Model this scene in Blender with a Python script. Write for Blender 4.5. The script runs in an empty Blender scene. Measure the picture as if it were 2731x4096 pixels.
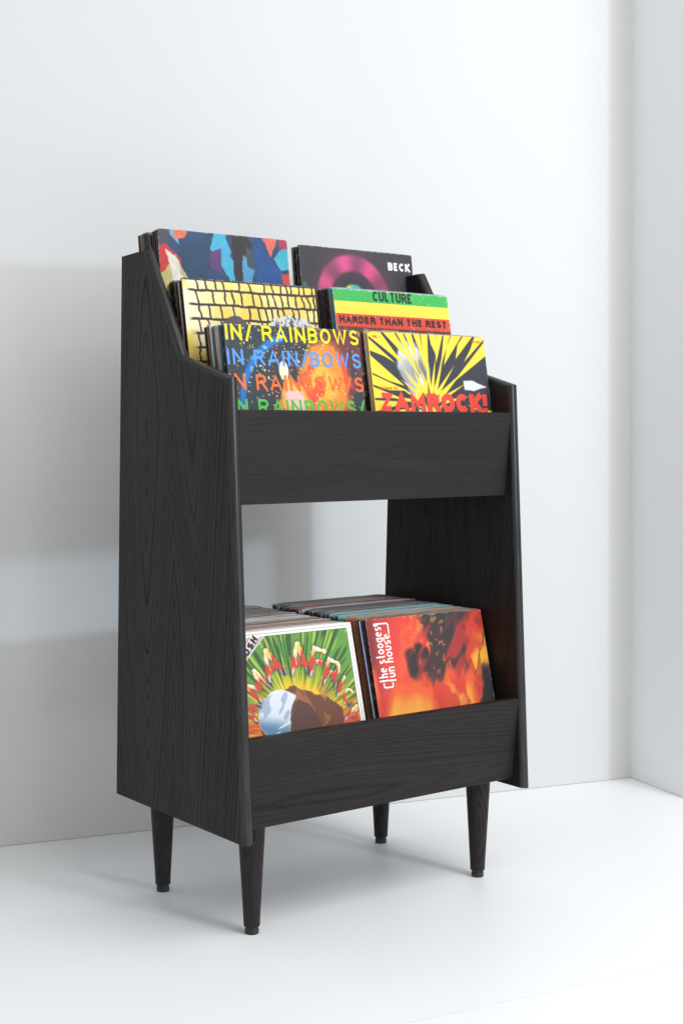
import bpy, bmesh, math, random
import numpy as np
from mathutils import Vector, Matrix
R = math.radians
random.seed(7)
SC = bpy.context.scene
COL = SC.collection

# ------------------------------------------------------------------ camera
cam = bpy.data.cameras.new('camera')
cam.sensor_fit = 'HORIZONTAL'
cam.sensor_width = 36
cam.lens = 36 * 5858.4 / 2731
cam.clip_end = 100
co = bpy.data.objects.new('camera', cam)
COL.objects.link(co)
co.location = (-1.4298, -2.1234, .9269)
co.rotation_euler = (math.pi / 2 - .0548, 0, -.6598)
SC.camera = co

# ------------------------------------------------------------------ studio light
world = bpy.data.worlds.new("World")
SC.world = world
world.use_nodes = True
world.node_tree.nodes['Background'].inputs[0].default_value = (.955, .982, 1.0, 1)
world.node_tree.nodes['Background'].inputs[1].default_value = .60
SC.view_settings.view_transform = 'Standard'
SC.view_settings.look = 'None'
SC.view_settings.gamma = 1
SC.view_settings.exposure = .08


def area(name, loc, target, sx, sy, power, col):
    l = bpy.data.lights.new(name, 'AREA')
    l.shape = 'RECTANGLE'
    l.size, l.size_y, l.energy, l.color = sx, sy, power, col
    o = bpy.data.objects.new(name, l)
    COL.objects.link(o)
    o.location = loc
    o.rotation_euler = (Vector(target) - Vector(loc)).to_track_quat('-Z', 'Y').to_euler()
    return o


# large soft bank high in front and to the right, a lower window-like source for the soft shadows
area('ceiling_softbox', (.9, -2.1, 3.2), (.9, -2.0, 0), 2.6, 2.2, 72, (1, .982, .95))
area('tall_window', (1.15, -5.6, 2.9), (.8, .4, .6), 1.1, 3.2, 72, (1, .99, .98))
area('window_light', (1.42, -4.25, 1.62), (.35, .3, .85), .24, .24, 44, (.56, .77, 1))


# ------------------------------------------------------------------ helpers
def link(o, parent=None):
    COL.objects.link(o)
    if parent:
        o.parent = parent
    return o


def tag(o, label=None, cat=None, group=None, kind=None):
    for k, v in (('label', label), ('category', cat), ('group', group), ('kind', kind)):
        if v:
            o[k] = v
    return o


def empty(name, loc):
    o = bpy.data.objects.new(name, None)
    o.location = loc
    o.empty_display_size = .05
    return link(o)


def mesh(name, verts, faces, mats, smooth=None, fm=None):
    me = bpy.data.meshes.new(name)
    me.from_pydata([tuple(v) for v in verts], [], faces)
    for m in mats:
        me.materials.append(m)
    for i, p in enumerate(me.polygons):
        if smooth and smooth[i]:
            p.use_smooth = True
        if fm:
            p.material_index = fm[i]
    me.update()
    return me


def obj(name, me, parent=None):
    return link(bpy.data.objects.new(name, me), parent)


class NT:
    """tiny node-graph writer"""
    def __init__(s, name):
        s.m = bpy.data.materials.new(name)
        s.m.use_nodes = True
        s.t = s.m.node_tree
        s.b = s.t.nodes['Principled BSDF']

    def node(s, typ, **kw):
        n = s.t.nodes.new(typ)
        for k, v in kw.items():
            setattr(n, k, v)
        return n

    def put(s, sock, v):
        if v is None:
            return
        if isinstance(v, bpy.types.NodeSocket):
            s.t.links.new(v, sock)
        else:
            sock.default_value = v

    def math(s, op, a, b=None, c=None):
        n = s.node('ShaderNodeMath', operation=op)
        for i, v in enumerate((a, b, c)):
            s.put(n.inputs[i], v)
        return n.outputs[0]

    def noise(s, vec, scale, detail=3, rough=.5, dist=0):
        n = s.node('ShaderNodeTexNoise')
        s.put(n.inputs['Vector'], vec)
        n.inputs['Scale'].default_value = scale
        n.inputs['Detail'].default_value = detail
        n.inputs['Roughness'].default_value = rough
        n.inputs['Distortion'].default_value = dist
        return n.outputs['Fac']

    def comb(s, x, y, z):
        n = s.node('ShaderNodeCombineXYZ')
        for i, v in enumerate((x, y, z)):
            s.put(n.inputs[i], v)
        return n.outputs[0]

    def ramp(s, fac, stops, interp='LINEAR'):
        n = s.node('ShaderNodeValToRGB')
        n.color_ramp.interpolation = interp
        e = n.color_ramp.elements
        while len(e) < len(stops):
            e.new(.5)
        for i, (p, c) in enumerate(stops):
            e[i].position = p
            e[i].color = (*c, 1) if len(c) == 3 else c
        s.put(n.inputs[0], fac)
        return n.outputs[0]

    def mix(s, fac, a, b, blend='MIX'):
        n = s.node('ShaderNodeMix', data_type='RGBA', blend_type=blend)
        s.put(n.inputs[0], fac)
        s.put(n.inputs[6], a)
        s.put(n.inputs[7], b)
        return n.outputs[2]

    def mapr(s, v, a, b, c, d):
        n = s.node('ShaderNodeMapRange')
        for i, q in enumerate((v, a, b, c, d)):
            s.put(n.inputs[i], q)
        return n.outputs[0]

    def bump(s, h, strength, dist):
        n = s.node('ShaderNodeBump')
        n.inputs['Strength'].default_value = strength
        n.inputs['Distance'].default_value = dist
        s.put(n.inputs['Height'], h)
        s.put(s.b.inputs['Normal'], n.outputs[0])

    def xyz(s):
        tc = s.node('ShaderNodeTexCoord')
        n = s.node('ShaderNodeSeparateXYZ')
        s.put(n.inputs[0], tc.outputs['Object'])
        return tc.outputs['Object'], n.outputs[0], n.outputs[1], n.outputs[2]


def ash(name, along, across, seed, cen, period, slope, turn, base=.0200, spread=1.0, depth=.62):
    """black stained ash: cathedral figure = level lines of k*|across|^p + g(along)"""
    n = NT(name)
    v, x, y, z = n.xyz()
    ax = {'x': x, 'y': y, 'z': z}
    L, A = ax[along], ax[across]
    warp = n.noise(n.comb(n.math('MULTIPLY', A, 5.0), n.math('MULTIPLY', L, 1.3), seed), 1.0, 2, .5)
    warp2 = n.noise(n.comb(n.math('MULTIPLY', A, 14.0), n.math('MULTIPLY', L, 4.0), seed + 9), 1.0, 2, .5)
    a = n.math('ADD', A, n.math('MULTIPLY', n.math('SUBTRACT', warp, .5), .05 * spread))
    hs = []
    for c, zt, sl in zip(cen, turn, slope):
        d = n.math('ABSOLUTE', n.math('SUBTRACT', a, c))
        r = n.math('MULTIPLY', n.math('SQRT', n.math('ADD', n.math('MULTIPLY', d, d), .00012)), period)
        g = n.math('MULTIPLY', n.math('SQRT', n.math('ADD', n.math('POWER', n.math('SUBTRACT', L, zt), 2.0), .0006)), sl)
        hs.append(n.math('ADD', r, g))
    h = hs[0]
    for k in hs[1:]:
        h = n.math('SMOOTH_MIN', h, k, 1.5)
    h = n.math('ADD', h, n.math('MULTIPLY', warp2, .55))
    h = n.math('ADD', h, n.math('MULTIPLY', warp, 6.0))
    h = n.math('ADD', h, n.math('MULTIPLY', n.noise(n.comb(n.math('MULTIPLY', h, .23), seed, 0.0), 1.0, 2), 5.0))
    fr = n.math('FRACT', h)
    wt = n.mapr(n.noise(n.comb(n.math('MULTIPLY', n.math('FLOOR', h), 3.7), n.math('MULTIPLY', L, 1.5), seed), 1.0, 1), .3, .7, .25, 1.0)
    line = n.ramp(fr, [(0, (1, 1, 1)), (.16, (.30, .30, .30)), (.50, (0, 0, 0)), (.76, (.35, .35, .35)), (.92, (1, 1, 1))])
    # pores: short dashes along the grain, mostly in the early wood
    po = n.noise(n.comb(n.math('MULTIPLY', A, 900.0), n.math('MULTIPLY', L, 26.0), seed), 1.0, 2, .6)
    pores = n.mapr(po, .50, .66, 0.0, 1.0)
    fine = n.noise(n.comb(n.math('MULTIPLY', A, 420.0), n.math('MULTIPLY', L, 9.0), seed + 3), 1.0, 3, .6)
    tone = n.noise(n.comb(n.math('MULTIPLY', A, 14.0), n.math('MULTIPLY', L, 2.5), seed + 5), 1.0, 2, .5)
    dark = n.math('MULTIPLY', n.math('MULTIPLY', line, wt), n.mapr(pores, 0.0, 1.0, .6, 1.0))
    dark = n.math('ADD', dark, n.math('MULTIPLY', pores, .22))
    dark = n.math('MINIMUM', dark, 1.0)
    b = base
    hi = n.mix(tone, (b * .78, b * .64, b * .60, 1), (b * 1.45, b * 1.12, b * 1.02, 1))
    hi = n.mix(n.mapr(fine, .3, .7, 0, .35), hi, (b * .62, b * .60, b * .60, 1))
    col = n.mix(n.math('MULTIPLY', dark, depth), hi, (b * .28, b * .27, b * .28, 1))
    n.put(n.b.inputs['Base Color'], col)
    n.put(n.b.inputs['Roughness'], n.mapr(dark, 0, 1, .42, .62))
    n.put(n.b.inputs['Specular IOR Level'], n.mapr(dark, 0, 1, .21, .21 - .20 * depth))
    n.bump(n.math('SUBTRACT', 1.0, dark), .45 * depth, .0006)
    return n.m


ASH_L = ash('black_ash_left', 'z', 'y', 3.1, (.325, .165), 112, (15, 11), (.93, 1.22), depth=1.0)
ASH_R = ash('black_ash_right', 'z', 'y', 8.4, (.30, .10), 112, (12, 9), (.55, .9), depth=.7)
ASH_U = ash('black_ash_upper_board', 'x', 'z', 15.2, (.86,), 120, (5,), (.75,), spread=.25, depth=.34)
ASH_D = ash('black_ash_lower_board', 'x', 'z', 21.7, (.245,), 140, (8,), (.30,), spread=.35, depth=.62)
ASH_LEG = ash('black_ash_leg', 'z', 'x', 31.3, (.008,), 240, (26,), (.12,), spread=.12, depth=.6)


def edge_ash():
    n = NT('black_ash_rounded_edge')
    v, x, y, z = n.xyz()
    l = n.noise(n.comb(n.math('MULTIPLY', x, 520.0), n.math('MULTIPLY', y, 14.0), n.math('MULTIPLY', z, 14.0)), 1.0, 3, .6)
    k = n.mapr(l, .45, .66, 0, 1)
    n.put(n.b.inputs['Base Color'], n.mix(k, (.0155, .0145, .0145, 1), (.0085, .008, .008, 1)))
    n.put(n.b.inputs['Specular IOR Level'], n.mapr(k, 0, 1, .52, .36))
    n.b.inputs['Roughness'].default_value = .34
    return n.m


ASH_EDGE = edge_ash()
ASH_IN = ash('black_ash_inner', 'x', 'y', 41.3, (.2,), 150, (9,), (.4,))


def plain(name, col, rough=.5, spec=.5, var=.0, scale=30, bump=0):
    n = NT(name)
    v, *_ = n.xyz()
    f = n.noise(v, scale, 4)
    n.put(n.b.inputs['Base Color'], n.mix(n.mapr(f, .3, .7, 0, 1), tuple(c * (1 - var) for c in col) + (1,), tuple(min(1, c * (1 + var)) for c in col) + (1,)))
    n.b.inputs['Roughness'].default_value = rough
    n.b.inputs['Specular IOR Level'].default_value = spec
    if bump:
        n.bump(n.noise(v, 260, 3), bump, .0008)
    return n.m


def painted(name, col, rough, speck):
    """matt painted board with a faint roller texture and a few small scuffs"""
    n = NT(name)
    v, *_ = n.xyz()
    broad = n.noise(v, 1.6, 3)
    c = n.mix(n.mapr(broad, .3, .7, 0, 1), (col[0] * .985, col[1] * .985, col[2] * .985, 1), (*col, 1))
    vo = n.node('ShaderNodeTexVoronoi')
    n.put(vo.inputs['Vector'], v)
    vo.inputs['Scale'].default_value = 5.5
    rnd = n.node('ShaderNodeSeparateColor')
    n.put(rnd.inputs[0], vo.outputs['Color'])
    dot = n.math('MULTIPLY', n.math('LESS_THAN', vo.outputs['Distance'], n.math('MULTIPLY', rnd.outputs[1], .018)),
                 n.math('LESS_THAN', rnd.outputs[0], speck))
    c = n.mix(n.math('MULTIPLY', dot, .7), c, (.25, .25, .26, 1))
    scr = n.noise(n.comb(n.math('MULTIPLY', n.xyz()[1], 4.0), n.math('MULTIPLY', n.xyz()[2], 40.0), 3.0), 1.0, 3)
    n.put(n.b.inputs['Base Color'], c)
    n.put(n.b.inputs['Roughness'], n.mapr(scr, .3, .7, rough - .05, rough + .05))
    n.bump(n.noise(v, 420, 3), .12, .0006)
    return n.m


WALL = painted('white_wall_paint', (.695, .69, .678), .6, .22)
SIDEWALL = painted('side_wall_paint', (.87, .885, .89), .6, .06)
FLOOR = painted('white_floor', (.925, .93, .935), .46, .28)
GAP = plain('shadow_gap_grey', (.5, .51, .53), .8, .3)
FOOT = plain('black_rubber', (.012, .012, .013), .42, .5, .1, 80)

# ------------------------------------------------------------------ room
WM = .2574
WC = Vector((1.5598, .4681, 0))
wl = Vector((-math.cos(WM), math.sin(WM), 0))      # along the back wall, to the left
wr = Vector((-math.sin(WM), -math.cos(WM), 0))     # along the side wall, towards the camera


def box_local(a, b, name, mats):
    (x0, y0, z0), (x1, y1, z1) = a, b
    V = [(x, y, z) for z in (z0, z1) for y in (y0, y1) for x in (x0, x1)]
    F = [(0, 2, 3, 1), (4, 5, 7, 6), (0, 1, 5, 4), (1, 3, 7, 5), (3, 2, 6, 7), (2, 0, 4, 6)]
    return mesh(name, V, F, mats)


def slab(name, org, dx, L, th, z0, z1, mat):
    """slab starting at org, running L along dx, thickness th on its far side"""
    me = box_local((0, 0, z0), (L, th, z1), name, [mat])
    o = obj(name, me)
    o.location = org
    o.rotation_euler = (0, 0, math.atan2(dx.y, dx.x))
    return o


fl = obj('floor', box_local((-3.2, -1.75, -.05), (3.2, 4.6, 0), 'floor', [FLOOR]))
fl.matrix_world = Matrix.Translation((.6, .1, 0)) @ Matrix.Rotation(-WM, 4, 'Z')
fl.matrix_world = Matrix.Translation((.6, .1, 0)) @ Matrix.Rotation(-WM, 4, 'Z') @ Matrix.Translation((0, -2.2, 0))
tag(fl, 'glossy white studio floor under the black cabinet', None, None, 'structure')
# thin joint line between two floor sheets, lower right
jd = Vector((.403 - .036, -.4735 + .4129, 0))
jn = jd.normalized()
p0 = Vector((.0363, -.4129, 0))
jo = obj('floor_joint', box_local((0, 0, 0), (1.6, .0011, .0004), 'floor_joint', [plain('joint_grey', (.62, .64, .70), .6)]), None)
jo.parent = fl
jo.matrix_parent_inverse = fl.matrix_world.inverted()
jo.location = p0
jo.rotation_euler = (0, 0, math.atan2(jn.y, jn.x))
# the boards stop just short of the floor
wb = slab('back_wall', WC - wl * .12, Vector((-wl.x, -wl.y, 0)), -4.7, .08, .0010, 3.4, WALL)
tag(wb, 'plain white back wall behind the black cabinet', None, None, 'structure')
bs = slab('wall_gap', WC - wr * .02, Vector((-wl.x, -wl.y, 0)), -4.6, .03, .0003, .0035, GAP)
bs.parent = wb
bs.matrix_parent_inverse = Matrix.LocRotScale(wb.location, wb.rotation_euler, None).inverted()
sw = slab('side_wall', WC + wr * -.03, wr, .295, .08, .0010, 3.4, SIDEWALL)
sw.rotation_euler.rotate_axis('X', R(.68))      # the flat leans in a little
me_ = sw.data
tag(sw, 'narrow strip of white side wall at the right', None, None, 'structure')

# ------------------------------------------------------------------ cabinet
W, T = .7117, .0221
root = empty('record_cabinet', (0, 0, 0))
tag(root, 'black stained ash record cabinet on four round tapered legs with two open record bins', 'cabinet')

PROF = [(.4602, .1970), (.4211, 1.2700), (.3301, 1.2747), (.2630, 1.1690), (.2056, 1.0683), (.0428, 1.0240), (0.0, .1918)]
ROUND = [0, 0, 1, 1, 1, 1, 0]      # edge i -> i+1 is rounded
SMALL = .0012


def inset(d):
    """profile with the rounded edges moved inward by d(i)"""
    n = len(PROF)
    lines = []
    for i in range(n):
        a, b = Vector(PROF[i]), Vector(PROF[(i + 1) % n])
        t = (b - a).normalized()
        nin = Vector((-t.y, t.x))      # polygon runs back, top, front, bottom: inward side
        off = d if ROUND[i] else min(d, SMALL)
        lines.append((a + nin * off, t))
    out = []
    for i in range(n):
        (p, t), (q, u) = lines[i - 1], lines[i]
        den = t.x * u.y - t.y * u.x
        k = ((q.x - p.x) * u.y - (q.y - p.y) * u.x) / den
        out.append(p + t * k)
    return out


# orientation check: make sure inset goes inward
area2 = sum(PROF[i][0] * PROF[(i + 1) % 7][1] - PROF[(i + 1) % 7][0] * PROF[i][1] for i in range(7))
SGN = 1 if area2 > 0 else -1


def side_panel(name, x0, mat):
    NL = 13
    V, F, S = [], [], []
    n = len(PROF)
    for k in range(NL):
        ph = -math.pi / 2 + math.pi * k / (NL - 1)
        x = x0 + T / 2 + T / 2 * math.sin(ph)
        ring = inset(SGN * .0092 * (1 - math.cos(ph)))
        # clamp for square edges handled in inset
        V += [(x, p.x, p.y) for p in ring]
    for k in range(NL - 1):
        for i in range(n):
            j = (i + 1) % n
            F.append((k * n + i, k * n + j, (k + 1) * n + j, (k + 1) * n + i))
            S.append(bool(ROUND[i]))
    F.append(tuple(range(n)))
    S.append(False)
    F.append(tuple(reversed([(NL - 1) * n + i for i in range(n)])))
    S.append(False)
    me = mesh(name, V, F, [mat, ASH_EDGE], S, [1 if q else 0 for q in S])
    bm = bmesh.new()
    bm.from_mesh(me)
    bmesh.ops.recalc_face_normals(bm, faces=bm.faces)
    # keep corners along the outline crisp where the profile turns
    for e in bm.edges:
        if len(e.link_faces) == 2 and e.calc_face_angle(0) > R(24):
            e.smooth = False
    bm.to_mesh(me)
    bm.free()
    return obj(name, me, root)




side_panel('side_panel', 0, ASH_L)
side_panel('side_panel', W - T, ASH_R)


def extrude_x(name, prof, x0, x1, mat, parent, smooth_n=None):
    n = len(prof)
    V = [(x0, *p) for p in prof] + [(x1, *p) for p in prof]
    F = [(i, (i + 1) % n, n + (i + 1) % n, n + i) for i in range(n)] + [tuple(reversed(range(n))), tuple(range(n, 2 * n))]
    me = mesh(name, V, F, [mat])
    bm = bmesh.new()
    bm.from_mesh(me)
    bmesh.ops.recalc_face_normals(bm, faces=bm.faces)
    for f in bm.faces:
        f.smooth = len(f.verts) == 4
    for e in bm.edges:
        e.smooth = e.calc_face_angle(0) < R(35)
    bm.to_mesh(me)
    bm.free()
    return obj(name, me, parent)


def front_board(top, bot, th, mat):
    a, b = Vector(top), Vector(bot)          # front face, (y, z)
    dn = (b - a).normalized()
    bk = Vector((-dn.y, dn.x))
    if bk.x < 0:
        bk = -bk
    r = .0075
    prof = []
    def arc(c, a0, a1, k, rr):
        for i in range(k + 1):
            t = a0 + (a1 - a0) * i / k
            prof.append(c - dn * math.sin(t) * rr - bk * math.cos(t) * rr)
    rf = .0025
    arc(a + dn * rf + bk * rf, 0, math.pi / 2, 4, rf)
    arc(a + dn * r + bk * (th - r), math.pi / 2, math.pi, 6, r)
    prof.append(b + bk * th)
    prof.append(b + bk * .0008)
    prof.append(b - dn * .0008)
    return extrude_x('front_board', [(p.x, p.y) for p in prof], T - .001, W - T + .001, mat, root)


front_board((.0434, .9656), (.0567, .7956), .020, ASH_U)
front_board((.0138, .3779), (.0315, .2093), .020, ASH_D)


def rect_board(name, y0, z0, y1, z1, mat=None):
    return extrude_x(name, [(y0, z0), (y1, z0), (y1, z1), (y0, z1)], T - .001, W - T + .001, mat or ASH_IN, root)


rect_board('bin_floor', .053, .232, .43, .250)
extrude_x('back_panel', [(.372, .250), (.388, .250), (.428, .42), (.412, .42)], T - .001, W - T + .001, ASH_IN, root)
rect_board('bin_floor', .076, .798, .436, .8145)
rect_board('riser', .150, .8145, .166, .905)
rect_board('step', .150, .905, .436, .920)
rect_board('riser', .278, .920, .294, 1.005)
rect_board('step', .278, 1.005, .436, 1.018)
extrude_x('back_panel', [(.4365, .798), (.4365 - .002, .798), (.4205, 1.02), (.4205, 1.19), (.4225, 1.19), (.4270, 1.02)], T - .001, W - T + .001, ASH_IN, root)


def lathe(name, prof, seg, mat, parent, loc, smooth=True):
    V, F = [], []
    for r, z in prof:
        V += [(r * math.cos(2 * math.pi * i / seg), r * math.sin(2 * math.pi * i / seg), z) for i in range(seg)]
    for k in range(len(prof) - 1):
        for i in range(seg):
            j = (i + 1) % seg
            F.append((k * seg + i, k * seg + j, (k + 1) * seg + j, (k + 1) * seg + i))
    F.append(tuple(reversed(range(seg))))
    F.append(tuple(range((len(prof) - 1) * seg, len(prof) * seg)))
    me = mesh(name, V, F, [mat], [smooth] * (len(F) - 2) + [False, False])
    bm = bmesh.new()
    bm.from_mesh(me)
    for e in bm.edges:
        e.smooth = e.calc_face_angle(0) < R(30)
    bm.to_mesh(me)
    bm.free()
    o = obj(name, me, parent)
    o.location = loc
    return o


leg0 = None
for k, (lx, ly) in enumerate(((.0714, .0821), (.0714, .3999), (.6403, .3999), (.6403, .0821))):
    if leg0 is None:
        leg = lathe('leg', [(.0135, .0135), (.0148, .0142), (.0153, .0155), (.0158, .03), (.0215, .13), (.0258, .205), (.0258, .233)], 48, ASH_LEG, root, (lx, ly, 0))
        ft = lathe('foot', [(.0125, 0), (.0132, .0008), (.0132, .0088), (.0127, .0096), (.0121, .0100), (.0121, .0140)], 10, FOOT, leg, (0, 0, 0), False)
        leg0, ft0 = leg, ft
    else:
        leg = leg0.copy()
        link(leg, root)
        leg.location = (lx, ly, 0)
        ft = ft0.copy()
        link(ft, leg)
    leg.rotation_euler = (0, 0, (0.5, 2.4, 4.0, 5.2)[k])

# ------------------------------------------------------------------ record sleeves
H = .312


def card_mat(name, edge):
    """printed card; colour comes from the object, corners and edges worn down to paper"""
    n = NT(name)
    v, x, y, z = n.xyz()
    oi = n.node('ShaderNodeObjectInfo')
    seed = n.math('MULTIPLY', oi.outputs['Random'], 50.0)
    base = oi.outputs['Color']
    f1 = n.noise(n.comb(n.math('MULTIPLY', x, 60.0), seed, n.math('MULTIPLY', z, 60.0)), 1.0, 3)
    c = n.mix(n.mapr(f1, .35, .65, 0, 1), n.mix(.25, base, (.02, .02, .02, 1)), base)
    if edge:
        # top edge: folded paper, streaked along x
        s1 = n.noise(n.comb(n.math('MULTIPLY', x, 22.0), n.math('MULTIPLY', y, 900.0), seed), 1.0, 3)
        c = n.mix(n.mapr(s1, .50, .70, 0, .55), c, (.50, .44, .37, 1))
        s2 = n.noise(n.comb(n.math('MULTIPLY', x, 9.0), n.math('MULTIPLY', y, 500.0), n.math('ADD', seed, 7.0)), 1.0, 2)
        c = n.mix(n.mapr(s2, .50, .58, 0, .8), c, (.025, .025, .03, 1))
    else:
        # spine: small light flecks like worn print, lighter worn ends
        w = n.noise(n.comb(n.math('MULTIPLY', x, 300.0), n.math('MULTIPLY', y, 700.0), n.math('ADD', n.math('MULTIPLY', z, 170.0), seed)), 1.0, 3, .7)
        c = n.mix(n.mapr(w, .56, .70, 0, .7), c, (.48, .42, .34, 1))
        top = n.math('GREATER_THAN', n.math('ADD', z, n.math('MULTIPLY', w, .006)), H - .0005)
        c = n.mix(n.math('MULTIPLY', top, .6), c, (.48, .42, .34, 1))
    n.put(n.b.inputs['Base Color'], c)
    n.b.inputs['Roughness'].default_value = .5
    return n.m


CARD = card_mat('sleeve_card', False)
CARD_EDGE = card_mat('sleeve_edge', True)


def sleeve_mesh(k, th, bend=1):
    """a slightly bowed card sleeve with soft, dog-eared top corners; back-left-bottom origin"""
    rr = random.Random(k)
    NX = 14
    V, F, M = [], [], []
    cols = []
    zt = []
    for i in range(NX + 1):
        u = i / NX
        x = u * H
        corner = .0035 * (max(0, 1 - u * 40) + max(0, 1 - (1 - u) * 40)) * rr.uniform(.3, 1.2)
        zt.append(H - corner - rr.uniform(0, .0005))
    for i in range(NX + 1):
        u = i / NX
        x = u * H
        bow = rr.uniform(-.0002, .0002) * bend
        t = th * (.55 + .45 * min(1, min(u, 1 - u) * 30 + .25))
        y0, y1 = (th - t) / 2 + bow, (th + t) / 2 + bow
        V += [(x, y0, 0), (x, y1, 0), (x, y0 + t * .0, zt[i] - .0008), (x, y0 + t * .28, zt[i]), (x, y1 - t * .28, zt[i]), (x, y1, zt[i] - .0008)]
    def q(a, b, c, d, m):
        F.append((a, b, c, d))
        M.append(m)
    for i in range(NX):
        a, b = i * 6, (i + 1) * 6
        q(a, b, b + 2, a + 2, 0)
        q(a + 2, b + 2, b + 3, a + 3, 1)
        q(a + 3, b + 3, b + 4, a + 4, 1)
        q(a + 4, b + 4, b + 5, a + 5, 1)
        q(a + 5, b + 5, b + 1, a + 1, 0)
        q(a + 1, b + 1, b, a, 0)
    F.append((0, 2, 3, 4, 5, 1))
    M.append(0)
    e = NX * 6
    F.append((e, e + 1, e + 5, e + 4, e + 3, e + 2))
    M.append(0)
    return mesh('record_sleeve', V, F, [CARD, CARD_EDGE], None, M)


VAR = {}
def sleeve_variant(th):
    key = (round(th * 2000), random.randrange(4))
    if key not in VAR:
        VAR[key] = sleeve_mesh(hash(key) % 997, key[0] / 2000)
    return VAR[key]


def s2l(c):
    c = np.asarray(c, float) / 255.0
    return np.where(c <= .04045, c / 12.92, ((c + .055) / 1.055) ** 2.4)


ORD = ['first', 'second', 'third', 'fourth', 'fifth', 'sixth', 'seventh', 'eighth', 'ninth', 'tenth', 'eleventh', 'twelfth',
       'thirteenth', 'fourteenth', 'fifteenth', 'sixteenth', 'seventeenth', 'eighteenth', 'nineteenth']
TENS = {20: 'twent', 30: 'thirt', 40: 'fort', 50: 'fift', 60: 'sixt', 70: 'sevent', 80: 'eight'}


def ordinal(k):
    if k <= 19:
        return ORD[k - 1]
    t, u = k // 10 * 10, k % 10
    return TENS[t] + ('ieth' if u == 0 else 'y-' + ORD[u - 1])


NAMED = [('black', (22, 20, 20)), ('cream', (205, 192, 165)), ('dark brown', (62, 46, 36)), ('teal', (52, 130, 140)), ('grey', (120, 122, 126)),
         ('white', (228, 226, 220)), ('red', (178, 44, 36)), ('maroon', (96, 30, 36)), ('navy', (36, 42, 72)), ('lavender grey', (132, 128, 158)),
         ('olive green', (112, 122, 52)), ('pale blue', (150, 178, 200)), ('tan', (158, 118, 82)), ('purple', (108, 48, 110)), ('light turquoise', (92, 178, 194)),
         ('orange brown', (176, 92, 42)), ('yellow', (214, 180, 60)), ('forest green', (40, 78, 56)), ('slate grey', (72, 76, 84))]
CN = dict(NAMED)


def stack(x, yf, zt, lean, yb, seq, rowname, group, jx=.0015, jz=.003, start=1, zback=None, xback=None):
    """sleeves behind the front one: from yf back to yb (y of the top edges)"""
    l = R(lean)
    n = len(seq)
    pitch = (yb - yf) / n
    for i, cname in enumerate(seq):
        y = yf + pitch * i + random.uniform(-.15, .15) * pitch
        th = max(.0016, pitch * math.cos(l) * random.uniform(.72, .9))
        z = zt + (0 if zback is None else (zback - zt) * (i / n)) - abs(random.gauss(0, jz)) - .0006
        xx = x + (0 if xback is None else (xback - x) * (i / n)) + random.uniform(-jx, jx)
        o = bpy.data.objects.new('record_sleeve', sleeve_variant(th))
        link(o)
        hv = H * 1.0
        o.location = (xx, y - hv * math.sin(l), z - hv * math.cos(l))
        o.rotation_euler = (-l, 0, random.uniform(-.002, .002))
        c = s2l([max(4, min(250, q * random.uniform(.86, 1.14))) for q in CN[cname]])
        o.color = (*c, 1)
        tag(o, f'{cname} record sleeve, {ordinal(i + start)} behind the front cover of {rowname}', 'record sleeve', group)


# ------------------------------------------------------------------ printed covers
N = 288
vv, uu = np.meshgrid(np.linspace(0, 1, N), np.linspace(0, 1, N), indexing='ij')   # vv down, uu right


def vnoise(x, y, seed):
    rs = np.random.RandomState(seed)
    tab = rs.rand(64, 64)
    xi, yi = np.floor(x).astype(int), np.floor(y).astype(int)
    fx, fy = x - xi, y - yi
    fx, fy = fx * fx * (3 - 2 * fx), fy * fy * (3 - 2 * fy)
    g = lambda a, b: tab[a % 64, b % 64]
    return (g(xi, yi) * (1 - fx) + g(xi + 1, yi) * fx) * (1 - fy) + (g(xi, yi + 1) * (1 - fx) + g(xi + 1, yi + 1) * fx) * fy


def fbm(x, y, seed, o=4):
    s, a, t = 0, 1, 0
    for k in range(o):
        s = s + a * vnoise(x * 2 ** k, y * 2 ** k, seed + k)
        t += a
        a *= .5
    return s / t


def sm(a, b, x):
    t = np.clip((x - a) / (b - a), 0, 1)
    return t * t * (3 - 2 * t)


def lay(img, mask, col):
    m = mask[..., None] if mask.ndim == 2 else mask
    return img * (1 - m) + np.asarray(col, float) * m


def flat(col):
    return np.ones((N, N, 3)) * np.asarray(col, float)


def seeds(pts, warp, seed, soft=.0):
    """warped patches of colour around seed points"""
    wx = uu + warp * (fbm(uu * 5, vv * 5, seed) - .5)
    wy = vv + warp * (fbm(uu * 5, vv * 5, seed + 20) - .5)
    best = np.full((N, N), 9.)
    img = flat((0, 0, 0))
    for (x, y, s, c) in pts:
        d = ((wx - x) ** 2 + (wy - y) ** 2) / s ** 2
        m = d < best
        img[m] = c
        best = np.where(m, d, best)
    return img


def poly(img, pts, col, wob=.0, seed=1, soft=.004):
    """filled polygon with slightly brushed outline"""
    wx = uu + wob * (fbm(uu * 7, vv * 7, seed) - .5) if wob else uu
    wy = vv + wob * (fbm(uu * 7, vv * 7, seed + 9) - .5) if wob else vv
    ins = np.zeros((N, N), bool)
    dm = np.full((N, N), 9.)
    for (ax, ay), (bx, by) in zip(pts, pts[1:] + pts[:1]):
        c = ((ay > wy) != (by > wy)) & (wx < (bx - ax) * (wy - ay) / (by - ay + 1e-12) + ax)
        ins ^= c
        dm = np.minimum(dm, seg_dist(wx, wy, (ax, ay), (bx, by)))
    return lay(img, sm(-soft, soft, np.where(ins, dm, -dm)), col)


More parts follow.
